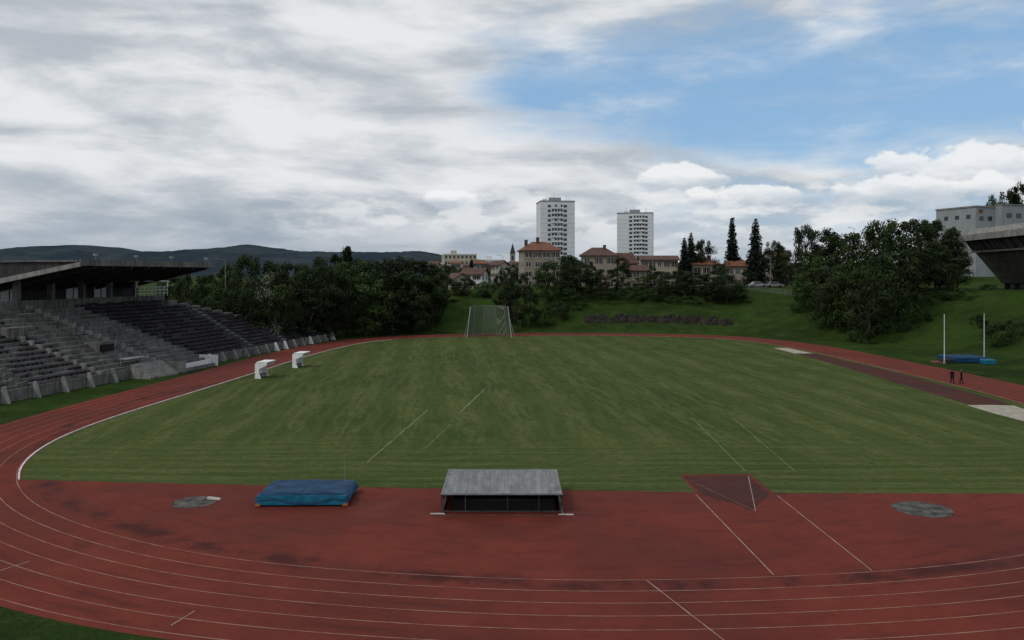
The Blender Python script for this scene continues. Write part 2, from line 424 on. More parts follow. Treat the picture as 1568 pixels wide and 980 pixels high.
def conifer_mesh(name, seed, h=14, rad=2.6, mat='needle'):
    rnd = random.Random(seed); mb = MB()
    mb.tube((0,0,-.5),(0,0,h*.98), .28, .03, 'bark', 7); tones = [0.0]*len(mb.f)
    z = h*.06
    while z < h*.985:
        t = z/h; R = rad*(1-t)**.75*rnd.uniform(.75,1.12)+.18; nb = max(5, int(13*(1-t)+5)); a0 = rnd.uniform(0,6)
        for b_ in range(nb):
            a = a0+2*math.pi*b_/nb+rnd.uniform(-.2,.2); L = R*rnd.uniform(.7,1.15); tn = rnd.random()
            dx, dy = math.cos(a), math.sin(a)
            for k in range(max(6, int(L*15))):
                s_ = rnd.random()**.7*L; zz = z-s_*.28+rnd.uniform(-.15,.15)
                w = .45*(1-s_/(L+.1)*.6); lat = rnd.uniform(-w, w)
                p = Vector((dx*s_-dy*lat, dy*s_+dx*lat, zz)); q = Vector((dx, dy, -.5)).normalized()
                sd = Vector((-dy, dx, rnd.uniform(-.8,.8))).normalized(); l2 = rnd.uniform(.25,.55)
                mb.add([p-q*l2*.5, p+sd*l2*.4, p+q*l2*.5, p-sd*l2*.4], [(0,1,2,3)], mat)
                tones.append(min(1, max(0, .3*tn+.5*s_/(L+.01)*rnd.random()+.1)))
        z += h*.025*rnd.uniform(.8,1.2)
    return finish_tree(name, mb, tones)
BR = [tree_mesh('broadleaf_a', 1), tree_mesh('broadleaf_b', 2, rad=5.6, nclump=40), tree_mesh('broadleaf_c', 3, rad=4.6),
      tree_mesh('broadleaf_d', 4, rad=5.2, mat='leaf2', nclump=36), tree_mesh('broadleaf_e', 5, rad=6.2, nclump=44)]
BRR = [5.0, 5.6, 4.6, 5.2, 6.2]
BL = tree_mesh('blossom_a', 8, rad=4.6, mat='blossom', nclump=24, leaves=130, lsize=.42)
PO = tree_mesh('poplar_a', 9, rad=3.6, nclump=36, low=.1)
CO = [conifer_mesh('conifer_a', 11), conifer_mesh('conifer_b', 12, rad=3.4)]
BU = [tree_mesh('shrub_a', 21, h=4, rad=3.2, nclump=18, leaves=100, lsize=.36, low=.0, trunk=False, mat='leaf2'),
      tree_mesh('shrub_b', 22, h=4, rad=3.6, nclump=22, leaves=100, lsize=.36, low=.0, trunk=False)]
def place(me, name, x, Y, ytop, wpx, nomh=12.0, nomr=5.0):
    X = BX(x, Y); zb = hz(X, Y); k = max(.1, (BZ(ytop, Y)-zb)/nomh)
    o = bpy.data.objects.new(name, me); S.collection.objects.link(o)
    kr = (wpx/F*Y/2)/nomr/1.02
    o.location = (X, Y, zb-.15); o.scale = (kr, kr, k); o.rotation_euler = (0,0,random.uniform(0,6.28))
    return o
rr = random.Random(5)
belt = [(262,152,418,60),(290,148,414,60),(318,154,414,64),(345,152,412,60),(378,172,388,74),(352,178,400,60),(395,150,426,70),(412,170,396,74),
 (440,162,402,76),(472,160,404,80),(444,184,398,74),(500,166,400,80),(488,186,390,74),(530,174,402,84),(560,178,398,84),(592,184,394,86),(614,188,392,84),
 (642,186,396,84),(664,190,404,68),(520,192,398,84),(577,197,396,84),(630,180,410,82),(600,177,414,90),(560,170,420,86),(525,168,424,80),
 (662,182,422,60),(500,162,432,74),(465,156,436,72),(430,152,436,72),(400,148,442,62),(370,148,436,60),(335,146,436,60),(676,198,416,50),(640,176,436,50),
 (384,144,440,50),(410,146,444,50),(436,149,446,50)]
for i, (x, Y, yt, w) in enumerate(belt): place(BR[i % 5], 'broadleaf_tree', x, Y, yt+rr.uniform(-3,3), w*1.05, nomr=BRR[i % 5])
place(PO, 'poplar_tree', 534, 200, 371, 50, nomr=3.6); place(PO, 'poplar_tree', 517, 206, 384, 40, nomr=3.6)
for x, Y, yt, w in ((412,146,412,50),(390,148,424,40),(1112,215,400,34)): place(BL, 'blossom_tree', x, Y, yt, w, nomr=4.6)
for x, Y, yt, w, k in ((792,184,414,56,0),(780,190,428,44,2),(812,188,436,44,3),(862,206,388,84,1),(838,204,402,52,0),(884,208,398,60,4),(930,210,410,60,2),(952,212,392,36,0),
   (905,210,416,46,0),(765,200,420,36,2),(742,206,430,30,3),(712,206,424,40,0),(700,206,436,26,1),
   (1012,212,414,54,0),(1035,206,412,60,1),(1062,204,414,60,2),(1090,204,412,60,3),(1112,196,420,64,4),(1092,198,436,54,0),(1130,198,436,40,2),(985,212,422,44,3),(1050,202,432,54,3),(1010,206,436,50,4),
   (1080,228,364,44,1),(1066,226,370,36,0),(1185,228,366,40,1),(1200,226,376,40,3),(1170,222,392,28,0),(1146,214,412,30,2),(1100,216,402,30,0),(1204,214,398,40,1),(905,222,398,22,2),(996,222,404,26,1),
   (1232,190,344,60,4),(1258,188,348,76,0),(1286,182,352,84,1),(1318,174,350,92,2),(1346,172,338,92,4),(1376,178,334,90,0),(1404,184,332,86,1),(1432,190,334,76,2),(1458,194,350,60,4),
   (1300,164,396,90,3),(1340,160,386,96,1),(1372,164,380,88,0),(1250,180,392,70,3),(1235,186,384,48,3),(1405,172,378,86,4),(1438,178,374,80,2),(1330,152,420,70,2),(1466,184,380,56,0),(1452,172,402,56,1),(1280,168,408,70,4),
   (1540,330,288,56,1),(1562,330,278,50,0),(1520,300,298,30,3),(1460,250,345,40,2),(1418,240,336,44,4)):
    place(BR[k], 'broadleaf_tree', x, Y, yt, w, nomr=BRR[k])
for x, Y, yt, w, k in ((1048,222,362,28,1),(1058,226,354,26,1),(1121,224,330,28,0),(1157,220,332,36,1),(1555,300,282,30,0),(722,300,396,16,0),(1192,226,380,14,0)):
    place(CO[k], 'conifer_tree', x, Y, yt, w*1.2, nomh=14, nomr=2.6 if k == 0 else 3.4)
for x, Y, yt, w, k in ((640,181,498,34,0),(690,202,462,30,1),(835,190,470,50,0),(855,194,460,44,1),(880,200,450,54,0),(925,204,444,64,1),(970,204,438,64,0),(1000,203,444,54,1),(1145,196,460,36,0),
   (1225,182,440,40,0),(1270,168,458,60,1),(1310,156,468,50,0),(1440,168,444,56,1),(1475,165,440,50,0),(1528,131,492,56,1),(1556,134,488,56,0),(1585,134,484,50,1),(1500,146,480,30,1),(1380,158,446,56,1),(1410,160,446,50,0),
   (1512,176,434,30,1),(270,150,440,50,0),(300,146,446,50,1),(450,164,492,40,1),(550,174,502,48,0),(590,176,496,48,1),(620,178,496,44,0),(520,171,500,46,1),(745,206,446,22,1),(1060,198,452,40,0),(1030,200,452,36,1)):
    place(BU[k], 'shrub', x, Y, yt, w, nomh=4, nomr=3.3)
# rocky cut in the back bank
mb = MB(); rk = random.Random(4)
cX = np.array([rk.uniform(18, 49) for _ in range(9000)]); cY = np.array([rk.uniform(165, 205) for _ in range(9000)])
cd = dist_out(cX, cY); okk = np.where((cd > 11.2) & (cd < 13.2))[0][:210]; cz = height(cX[okk], cY[okk])
for q_, i in enumerate(okk):
    X, Y, z = float(cX[i]), float(cY[i]), float(cz[q_]); s_ = rk.uniform(.35, 1.0)
    b4 = [(X+sx*s_*rk.uniform(.7,1.7), Y+sy*s_*.6*rk.uniform(.6,1.2), z-.4) for sx, sy in ((-1,-1),(1,-1),(1,1),(-1,1))]
    t4 = [(p[0]*.6+X*.4+rk.uniform(-.2,.2), p[1]*.6+Y*.4+rk.uniform(-.1,.1), z+s_*rk.uniform(.3,.8)) for p in b4]
    mb.hexa(b4, t4, 'rock')
mb.obj('rock_outcrop')

# ------------------------------------------------------------------ buildings
def window(mb, x, z, w, h, y, sh=True, fr='offwhite'):
    mb.box(x-w/2, x+w/2, y-.03, y+.3, z, z+h, 'glass')
    mb.box(x-w/2-.08, x+w/2+.08, y-.12, y+.1, z-.12, z-.003, fr)
    mb.box(x-.04, x+.04, y-.05, y-.031, z, z+h, fr)
    if sh:
        for s_ in (-1, 1):
            xs_ = sorted((x+s_*(w/2+.003), x+s_*(w/2+w*.5))); mb.box(xs_[0], xs_[1], y-.06, y+.05, z, z+h, 'shutter')
def house(name, xc, Y, w, d, ye, yr, floors, cols, wall='beige', roof='tile', rot=0.0, hip=True, chim=(), ridge='x'):
    X = BX(xc, Y); W = w/F*Y; zb = hz(X, Y)-1.0
    e = empty(name, (X, Y, zb), rot); he = BZ(ye, Y)-zb; hr = BZ(yr, Y)-zb
    mb = MB(); mb.box(-W/2, W/2, 0, d, 0, he, wall)
    mb.box(-W/2-.06, W/2+.06, -.06, d+.06, he-.25, he-.004, 'cream')
    if not hip:
        if ridge == 'x': mb.add([(-W/2,0,he),(-W/2,d,he),(-W/2,d/2,hr),(W/2,0,he),(W/2,d,he),(W/2,d/2,hr)], [(0,2,1),(3,4,5)], wall)
        else: mb.add([(-W/2,0,he),(W/2,0,he),(0,0,hr-.1),(-W/2,d,he),(W/2,d,he),(0,d,hr-.1)], [(0,1,2),(3,5,4)], wall)
    mb.obj('walls', e)
    o = .55; mb = MB(); t = .22
    if hip:
        ix = min(W/2*.62, d/2*.9); a = [(-W/2-o,-o,he),(W/2+o,-o,he),(W/2+o,d+o,he),(-W/2-o,d+o,he)]
        b = [(p[0],p[1],he+t) for p in a]; r0 = (-W/2+ix, d/2, hr); r1 = (W/2-ix, d/2, hr)
        mb.add(a+b+[r0, r1], [(0,3,2,1),(0,1,5,4),(1,2,6,5),(2,3,7,6),(3,0,4,7),(4,5,9,8),(5,6,9),(6,7,8,9),(7,4,8)], roof)
    elif ridge == 'x':
        for y0 in (-o, d+o):
            dr = (hr-he)/(d/2)*o
            a = [(-W/2-o,y0,he-dr),(W/2+o,y0,he-dr),(W/2+o,d/2,hr),(-W/2-o,d/2,hr)]
            mb.hexa(a, [(p[0],p[1],p[2]+t) for p in a], roof)
    else:
        for sgn in (-1,1):
            dr = (hr-he)/(W/2)*o
            a = [(sgn*(W/2+o),-o,he-dr),(0,-o,hr),(0,d+o,hr),(sgn*(W/2+o),d+o,he-dr)]
            mb.hexa(a, [(p[0],p[1],p[2]+t) for p in a], roof)
    mb.obj('roof', e)
    mb = MB(); fh = he/floors; hr_ = random.Random(int(xc))
    for f in range(floors):
        for c in range(cols):
            window(mb, -W/2+W*(c+.5)/cols, f*fh+fh*.32, min(1.1, W/cols*.42), fh*.48, 0, hr_.random() < .75)
    nwin = max(1, int(d/4))
    for f in range(floors):
        for c in range(nwin):
            y = d*(c+.5)/nwin
            for sx in (-1, 1):
                xs_ = sorted((sx*(W/2-.2), sx*(W/2+.03))); mb.box(xs_[0], xs_[1], y-.5, y+.5, f*fh+fh*.32, f*fh+fh*.8, 'glass')
    mb.obj('windows', e)
    if chim:
        mb = MB()
        for cx, cz_ in chim:
            mb.box(cx*W/2-.4, cx*W/2+.4, d/2-1.2, d/2-.4, he+.3, hr+cz_, 'tile2'); mb.box(cx*W/2-.5, cx*W/2+.5, d/2-1.3, d/2-.3, hr+cz_+.003, hr+cz_+.2, 'conc_light')
        mb.obj('chimneys', e)
    return e
house('apartment_house', 830, 222, 56, 11, 384, 369, 4, 4, 'beige', 'tile', .12, chim=((-.75,.3),(-.1,1.0)))
house('stone_house', 917, 226, 54, 11, 392, 378, 3, 3, 'beige', 'tile2', -.08, chim=((.35,.5),))
house('stone_house', 964, 224, 24, 7, 402, 388, 2, 2, 'beige', 'tile2', .3, hip=False, ridge='x')
house('small_house', 974, 218, 32, 7, 414, 407, 2, 3, 'beige', 'tile2', 0, hip=False)
house('row_house', 1010, 232, 56, 8, 398, 392, 3, 5, 'cream', 'tile2', -.05, hip=False)
house('villa', 1082, 224, 44, 9, 406, 395, 2, 3, 'cream', 'tile', .1, chim=((.5,.6),))
house('villa', 1130, 220, 38, 9, 408, 395, 2, 3, 'beige', 'tile', -.15)
house('white_house', 1194, 234, 30, 8, 392, 384, 3, 2, 'cream', 'tile2', -.1, hip=False, chim=((.2,.5),))
house('gabled_house', 707, 212, 38, 9, 432, 419, 2, 2, 'cream', 'tile2', .35, hip=False, ridge='y')
house('gabled_house', 741, 214, 24, 8, 447, 441, 1, 2, 'offwhite', 'tile2', .1, hip=False)
house('white_house', 722, 226, 32, 8, 420, 411, 2, 2, 'offwhite', 'tile2', -.2, hip=False)
def block(name, x, Y, w, d, yt, wall, rows, cols, rot=0, yb=425):
    X = BX(x, Y); W = w/F*Y; zb = BZ(yb, Y); h = BZ(yt, Y)-zb; e = empty(name, (X, Y, zb), rot)
    mb = MB(); mb.box(-W/2, W/2, 0, d, 0, h, wall); mb.box(-W/2-.2, W/2+.2, -.2, d+.2, h+.003, h+.5, 'offwhite')
    mb.box(-W/4, -W/4+3, d/2, d/2+3, h+.503, h+2.4, wall)
    mb.obj('walls', e); mb = MB(); fh = h/rows
    for r in range(rows):
        for c in range(cols):
            xx = -W/2+W*(c+.5)/cols; cw = W/cols*.5; mb.box(xx-cw/2, xx+cw/2, -.04, .3, r*fh+fh*.35, r*fh+fh*.82, 'glass')
    mb.obj('windows', e); return e
block('flat_roofed_school', 705, 420, 50, 18, 390, 'cream', 4, 8, .15)
block('town_block', 668, 460, 22, 15, 411, 'offwhite', 3, 5, -.1)
block('town_block', 684, 430, 22, 12, 404, 'cream', 3, 5, -.1)
block('town_block', 752, 400, 26, 15, 399, 'offwhite', 3, 5, .1)
rt = random.Random(9)
for i, x in enumerate((664,698,716,736,748,758,770,778,790,880,972,986,1040,1170)):
    ye = rt.uniform(403, 409)
    house('town_house', x, rt.uniform(290, 420), rt.uniform(11,18), 9, ye, ye-rt.uniform(3,6), 3, 2, rt.choice(['cream','offwhite','beige','grey']), rt.choice(['tile','tile2','tile2']), rt.uniform(-.4,.4), hip=rt.random() < .4)
for i in range(44):
    x = rt.uniform(655, 1230); Y = rt.uniform(238, 370); k = i % 5
    place(BR[k], 'broadleaf_tree', x, Y, rt.uniform(402,413), rt.uniform(18,32), nomr=BRR[k])
e = empty('church', (BX(785, 480), 480, 9.7)); mb = MB(); zt = BZ(388, 480)-9.7; zz = BZ(372, 480)-9.7
mb.box(-1.5,1.5,0,3,0,zt,'beige'); mb.box(-6,-1.503,1,18,0,zt*.6,'beige'); mb.obj('tower_and_nave', e)
mb = MB(); mb.add([(-1.7,-.2,zt),(1.7,-.2,zt),(1.7,3.2,zt),(-1.7,3.2,zt),(0,1.5,zz)], [(0,3,2,1),(0,1,4),(1,2,4),(2,3,4),(3,0,4)], 'conc_dark'); mb.obj('spire', e)
mb = MB(); mb.box(-.6,.6,-.05,.3,zt*.75,zt*.92,'glass'); mb.obj('belfry_opening', e)

def tower(name, xc, Y, w, yt, floors, rot, bands, side):
    X = BX(xc, Y); W = w/F*Y; d = 20.0; h = BZ(yt, Y)-9; e = empty(name, (X, Y, 9), rot); fh = h/(floors+.6); rb = random.Random(int(xc))
    mb = MB(); mb.box(-W/2, W/2, 0, d, 0, h, 'towerwhite'); mb.box(-W/2-.15, W/2+.15, -.15, d+.15, h+.003, h+.8, 'grey')
    mb.box(-4, 3, 6, 12, h+.803, h+3.2, 'grey'); mb.box(-8, -5.5, 8, 11, h+.803, h+2.4, 'offwhite')
    mb.obj('walls', e)
    mb = MB()
    for f in range(floors):
        z0 = f*fh+.4
        for (x0, x1, kind) in bands:
            x0 *= W/2; x1 *= W/2
            if kind == 'w': mb.box(x0, x1, -.05, .4, z0+.9, z0+2.3, 'glass')
            else:
                mb.box(x0, x1, -.05, .4, z0+.3, z0+2.6, 'conc_dark' if rb.random() < .5 else 'glass')
                mb.box(x0+(x1-x0)*.5-.3, x0+(x1-x0)*.5+.3, -.35, -.053, z0+.3, z0+2.5, 'towerwhite')
                if rb.random() < .3: mb.box(x0+.1, x0+(x1-x0)*.5-.303, -.35, -.06, z0+1.2, z0+2.5, 'offwhite')
                mb.box(x0-.1, x1+.1, -1.2, -.353, z0, z0+.2, 'towerwhite')
                mb.box(x0-.1, x1+.1, -1.2, -1.1, z0+.203, z0+1.0, 'towerwhite')
        mb.box(-W/2-.02, W/2+.02, -.02, .1, z0-.25, z0-.13, 'grey')
    mb.obj('windows_and_balconies', e)
    mb = MB(); mb.tube((-1,9,h+3),(-1,9,h+7),.12,.05,'steel'); mb.tube((7,9,h+.8),(7,9,h+5),.12,.05,'steel'); mb.tube((8,5,h+.8),(8,5,h+3.8),.1,.05,'steel'); mb.tube((-6,5,h+2),(-6,5,h+4.6),.1,.05,'steel')
    mb.obj('antennas', e)
tower('tower_block', 854, 500, 53, 309, 16, .10, [(-.58,-.40,'w'),(-.34,-.06,'b'),(.0,.28,'b'),(.34,.54,'w')], 0)
tower('tower_block', 972, 560, 54, 327, 16, -.20, [(-.32,-.14,'w'),(-.06,.22,'b'),(.26,.54,'b'),(.58,.72,'w')], 0)

# grey modern building on the upper right
e = empty('modern_office_building', (BX(1494, 262), 262, 9), .30)
ht = BZ(317, 262)-9; mb = MB(); mb.box(0, 46, 0, 16, 0, ht, 'grey'); mb.box(-.2, 46.2, -.2, 16.2, ht+.003, ht+.5, 'conc_light')
mb.box(8, 46, -2.5, -.003, 0, ht+.7, 'grey'); mb.box(7.8,46.2,-2.7,-.005,ht+.703,ht+1.0,'conc_light'); mb.obj('walls', e)
mb = MB()
mb.box(1.5, 3.2, -.05, .3, ht-4.3, ht-2.9, 'glass'); mb.box(5, 6.7, -.05, .3, ht-4.3, ht-2.9, 'glass')
for c in range(7): mb.box(10+c*4, 12.0+c*4, -2.56, -2.2, ht-3.4, ht-1.9, 'glass')
for c in range(3): mb.box(-.05, .3, 2+c*4.5, 3.6+c*4.5, ht-3.6, ht-2.3, 'glass')
mb.box(1.2, 3, -.06, .2, ht-1.9, ht-.7, 'tile'); mb.obj('windows', e)

# culture hall: long concrete building, facade leaning out over the bank, seen obliquely
uu = Vector((-9,-60)).normalized(); e = empty('concrete_culture_hall', (BX(1468,200), 200, 0), math.atan2(uu.y, uu.x))
Ln = 110; mb = MB()
def prof(mb, pts, x0, x1, m):
    k = len(pts); vs = [(x0,p[0],p[1]) for p in pts]+[(x1,p[0],p[1]) for p in pts]
    mb.add(vs, [tuple(range(k)), tuple(range(k,2*k))[::-1]]+[(i,i+k,(i+1)%k+k,(i+1)%k) for i in range(k)], m)
prof(mb, [(3.2,18.6),(9.4,10.9),(28,10.9),(28,18.6)], .8, Ln, 'concrete'); prof(mb, [(1.4,21.0),(3.0,18.603),(28,18.603),(28,21.0)], .6, Ln, 'conc_dark'); mb.obj('leaning_facade', e)
mb = MB(); prof(mb, [(0,21.003),(0,22.4),(28,22.4),(28,21.003)], 0, Ln, 'conc_light'); prof(mb, [(1.5,22.403),(2.6,23.9),(28,23.9),(28,22.403)], .5, Ln, 'conc_light'); mb.obj('roof_slab', e)
mb = MB(); prof(mb, [(10.2,3),(10.2,10.897),(27,10.897),(27,3)], 1.5, Ln, 'concrete'); prof(mb, [(10.1,9.6),(10.1,10.6),(10.197,10.6),(10.197,9.6)], 2, Ln, 'glass')
for k in range(22): mb.box(2+k*5, 2.5+k*5, 9.5, 10.09, 3, 10.895, 'conc_dark')
mb.obj('undercroft', e)
mb = MB(); k = 1.2; rf = random.Random(2)
while k < Ln-1:
    mb.hexa([(k,2.6,18.7),(k+.25,2.6,18.7),(k+.25,3.1,18.7),(k,3.1,18.7)], [(k,1.0,20.99),(k+.25,1.0,20.99),(k+.25,1.7,20.99),(k,1.7,20.99)], 'concrete'); k += rf.choice((1.2,2.0,3.2))
mb.box(.7, Ln, 2.5, 3.3, 18.2, 18.62, 'conc_light'); mb.obj('facade_fins', e)

# ------------------------------------------------------------------ grandstand
dv = Vector((.187,.982)).normalized(); ang = math.atan2(-dv.x, dv.y)
st = empty('concrete_grandstand', (-51.5, 82, 0), ang)
def sb(mb, s0, s1, n0, n1, z0, z1, m): mb.box(-n1, -n0, s0, s1, z0, z1, m)
rows, dep, rise, zb0 = 17, .82, .475, .9
def smax(r): return 83-35*(r*dep)/14.0
S0 = -42
mb = MB()
for r in range(rows):
    e1 = smax(r+1); zt_ = zb0+r*rise; sp = 38-.7*r*dep
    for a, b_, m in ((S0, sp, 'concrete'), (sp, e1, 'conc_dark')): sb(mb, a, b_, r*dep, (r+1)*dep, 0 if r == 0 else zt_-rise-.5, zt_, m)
mb.obj('terraces', st)
mb = MB(); rs = random.Random(3)
for r in range(rows):
    e1 = smax(r+1)-.5; z = zb0+r*rise; s = S0
    while s < e1:
        L = rs.uniform(1.2, 2.6); mid_ = s+L/2; sh = .7*r*dep
        light = (16-sh*.5 < mid_ < 38-sh); aisle = any(abs(mid_-q) < 1.3 for q in (-10, 4, 52, 64)); en = min(s+L-.06, e1)
        if not aisle and not light:
            far = mid_ > 20
            if rs.random() < (.95 if far else .88):
                sb(mb, s, en, r*dep+.28, r*dep+.66, z+.24, z+.30, 'seat')
                sb(mb, s+.2, s+.3, r*dep+.35, r*dep+.6, z+.002, z+.238, 'conc_dark'); sb(mb, s+L*.7, s+L*.7+.1, r*dep+.35, r*dep+.6, z+.002, z+.238, 'conc_dark')
                if far and rs.random() < .8: sb(mb, s, en, r*dep+.663, r*dep+.71, z+.26, z+.46, 'seat')
        elif light and rs.random() < .35: sb(mb, s, s+L-.1, r*dep+.4, r*dep+.74, z+.002, z+.10, rs.choice(('conc_light','conc_dark','concrete')))
        s += L
mb.obj('seats', st)
mb = MB()
for q in (-10, 4, 52, 64):
    for r in range(rows):
        if q < smax(r+1)-1: sb(mb, q-.6, q+.6, r*dep+.003, r*dep+.40, zb0+r*rise-.2 if r else .4, zb0+r*rise+.22, 'concrete')
mb.obj('aisle_steps', st)
mb = MB()
for s_ in (15, 27):
    for r in range(rows):
        sh = .5*r*dep if s_ == 15 else .6*r*dep
        sb(mb, s_-sh, s_-sh+.4, r*dep, (r+1)*dep-.004, zb0+r*rise+.003, zb0+r*rise+.6, 'conc_light')
for r in range(rows):
    a, b_ = smax(r+1), smax(r); sb(mb, a, b_+.3, r*dep, (r+1)*dep, 0, zb0+r*rise+.22, 'concrete')
sb(mb, 20, 23, 4.2, 6.4, 2.5, 4.4, 'concrete'); sb(mb, 20.3, 22.7, 4.0, 4.197, 3.2, 4.1, 'black'); sb(mb, 10, 13, 8.2, 10.6, 4.5, 6.8, 'concrete')
mb.obj('parapets', st)
mb = MB(); sb(mb, S0, 83, -.25, -.003, .0, 1.2, 'concrete'); s_ = S0+1
while s_ < 82:
    if not (19 < s_ < 37):
        hgt = 1.7 if s_ < 20 else 1.4
        b4 = [(.26, s_, 0), (1.1, s_, 0), (1.1, s_+.3, 0), (.26, s_+.3, 0)]
        t4 = [(.26, s_+.0, hgt), (.5, s_, hgt), (.5, s_+.3, hgt), (.26, s_+.3, hgt)]
        mb.hexa(b4, t4, 'offwhite' if rs.random() < .35 else 'conc_light')
    s_ += 4.1 if s_ < 20 else 3.4
mb.obj('front_wall_and_fins', st)
mb = MB()
for k in range(8): mb.box(.26+k*.35, .606+k*.35, 20, 26, 0, 1.7-.2*k, 'conc_light')
mb.box(.26, 3.2, 27, 27.35, 0, 1.4, 'conc_light'); mb.box(.26, 3.0, 35.2, 35.55, 0, 1.5, 'offwhite')
mb.box(.26, 2.8, 27.5, 35.1, .0, .4, 'concrete'); mb.box(2.0, 2.3, 28, 35, .403, .95, 'offwhite'); mb.box(.9, 1.2, 28, 35, .403, 1.2, 'concrete')
mb.box(-1.7,-.5,20.5,24.5,2.3,2.38,'grey'); mb.box(-1.6,-1.5,20.6,20.7,1.4,2.297,'steel'); mb.box(-1.6,-1.5,24.3,24.4,1.4,2.297,'steel'); mb.obj('entrance_steps', st)
top = zb0+rows*rise; nb = rows*dep
mb = MB(); sb(mb, S0, 48.3, nb+.003, nb+.4, 0, top+.7, 'concrete'); sb(mb, S0, 46, nb+4, nb+4.3, top-1, 12.4, 'conc_dark')
sb(mb, S0, 46, nb+.403, nb+4, top-.6, top-.3, 'conc_dark'); mb.obj('rear_wall', st)
mb = MB()
for k in range(15):
    s0 = S0+2+k*5.8
    if s0 > 44: break
    sb(mb, s0, s0+.5, nb+.1, nb+.9, top+.703, 12.8, 'concrete')
    if k % 3 != 2: sb(mb, s0+1.4, s0+4.2, nb+3.9, nb+3.98, top+.3, top+2.1, 'offwhite'); sb(mb, s0+2.7, s0+2.85, nb+3.85, nb+3.895, top+.3, top+2.1, 'black')
mb.obj('columns_and_glazing', st)
mb = MB()
for z in (0,.5,1.0): mb.box(-nb+.6, -nb+.66, 40, 48, top+1+z, top+1.07+z, 'offwhite')
for k in range(9): mb.box(-nb+.6, -nb+.68, 40+k, 40.08+k, top+.6, top+2.05, 'offwhite')
mb.box(-nb-.3, -nb+.9, 40, 48, top+2.9, top+3.0, 'white'); mb.box(-nb+.6,-nb+.8,40,40.2,top+2.07,top+2.898,'white'); mb.box(-nb+.6,-nb+.8,47.8,48,top+2.07,top+2.898,'white')
mb.obj('press_balcony', st)
mb = MB(); c0, c1 = 16.5, 46.0
mb.hexa([(-4,c0,14.1),(-4,c1,14.1),(-19,c1,11.3),(-19,c0,11.3)], [(-4,c0,14.7),(-4,c1,14.7),(-19,c1,14.35),(-19,c0,14.35)], 'conc_dark')
mb.box(-3.997, -3.75, c0-.2, c1+.2, 14.05, 14.85, 'concrete')
mb.hexa([(-3.8,c0-.35,13.95),(-3.8,c0-.02,13.95),(-19,c0-.02,11.1),(-19,c0-.35,11.1)], [(-3.8,c0-.35,14.5),(-3.8,c0-.02,14.5),(-19,c0-.02,11.75),(-19,c0-.35,11.75)], 'conc_light')
mb.box(-19,-4.2,c0-.25,c0-.03,14.52,14.75,'concrete')
k = c0+2.5
while k < c1-.5:
    mb.hexa([(-4.1,k,13.75),(-4.1,k+.35,13.75),(-19,k+.35,10.5),(-19,k,10.5)], [(-4.1,k,14.08),(-4.1,k+.35,14.08),(-19,k+.35,11.28),(-19,k,11.28)], 'conc_dark'); k += 3.6
mb.obj('canopy', st)
mb = MB()
for k in (20,28,36,45): mb.tube((-4.6,k,14.7),(-4.6,k,15.3),.05,.05,'steel'); mb.box(-4.85,-4.4,k-.2,k+.2,15.3,15.6,'steel')
mb.obj('floodlights', st)

# ------------------------------------------------------------------ dugouts
def dugout(x, y):
    c = G(x, y); e = empty('team_dugout', (c[0], c[1], 0.008), ang+.1)
    W, Dp = 2.6, 1.5; mb = MB()
    for sy in (-W/2, W/2-.06):
        prof_ = [(-Dp/2,0),(-Dp/2+.75,0),(-Dp/2+.5,.6),(-Dp/2+.45,1.2),(Dp/2-.1,1.62),(Dp/2,1.85),(Dp/2,2.0),(-Dp/2+.2,2.0),(-Dp/2,1.8)]
        vs = [(p[0], sy, p[1]) for p in prof_]+[(p[0], sy+.06, p[1]) for p in prof_]; k = len(prof_)
        mb.add(vs, [tuple(range(k)), tuple(range(k, 2*k))[::-1]]+[(i, i+k, (i+1) % k+k, (i+1) % k) for i in range(k)], 'white')
    mb.obj('side_panels', e); mb = MB()
    mb.box(-Dp/2+.2, Dp/2+.1, -W/2-.03, W/2+.03, 2.003, 2.09, 'white'); mb.box(-Dp/2-.04, -Dp/2-.002, -W/2, W/2, 0, 1.8, 'white')
    mb.hexa([(-Dp/2-.04,-W/2,1.803),(-Dp/2,-W/2,1.803),(-Dp/2,W/2,1.803),(-Dp/2-.04,W/2,1.803)],[(-Dp/2+.15,-W/2,2.04),(-Dp/2+.198,-W/2,2.0),(-Dp/2+.198,W/2,2.0),(-Dp/2+.15,W/2,2.04)],'white')
    mb.obj('roof_and_back', e); mb = MB(); mb.box(-Dp/2+.1,-Dp/2+.5,-W/2+.07,W/2-.07,.4,.46,'shutter')
    for q in (-1.1,0,1.1): mb.box(-Dp/2+.25,-Dp/2+.32,q,q+.07,0,.398,'steel')
    mb.obj('bench', e)
dugout(406, 578); dugout(461, 562)
# ------------------------------------------------------------------ blue high jump mat
e = empty('high_jump_mat', (-11.8, 47.3, .01), .02)
bm = bmesh.new(); bmesh.ops.create_grid(bm, x_segments=60, y_segments=34, size=1)
for v in bm.verts:
    u, w = v.co.x, v.co.y; x = u*2.55; y = w*1.65
    edge = min(1, (1-max(abs(u), abs(w)))*7)
    fold = abs(math.sin(x*2.1+mnoise.noise(Vector((x,y,2)))*2))**6*.03*(1 if abs(w) < .9 else 0)
    z = .72+.05*mnoise.noise(Vector((x*.8, y*1.2, 0)))+.03*mnoise.noise(Vector((x*3, y*3, 4)))-.05*abs(u)**3+fold-(.05 if abs(x) < .06 else 0)
    if edge < .02:
        z = .30+.14*mnoise.noise(Vector((x*1.1, y*1.1, 9)))-.12*math.cos(x*1.25)*(w < 0); v.co.x = x*1.035; v.co.y = y*1.04
    else: z -= (1-edge)**2*.08; v.co.x = x; v.co.y = y
    v.co.z = z
me = bpy.data.meshes.new('cover'); bm.to_mesh(me); bm.free(); me.materials.append(M['blue'])
o = bpy.data.objects.new('cover', me); S.collection.objects.link(o); o.parent = e
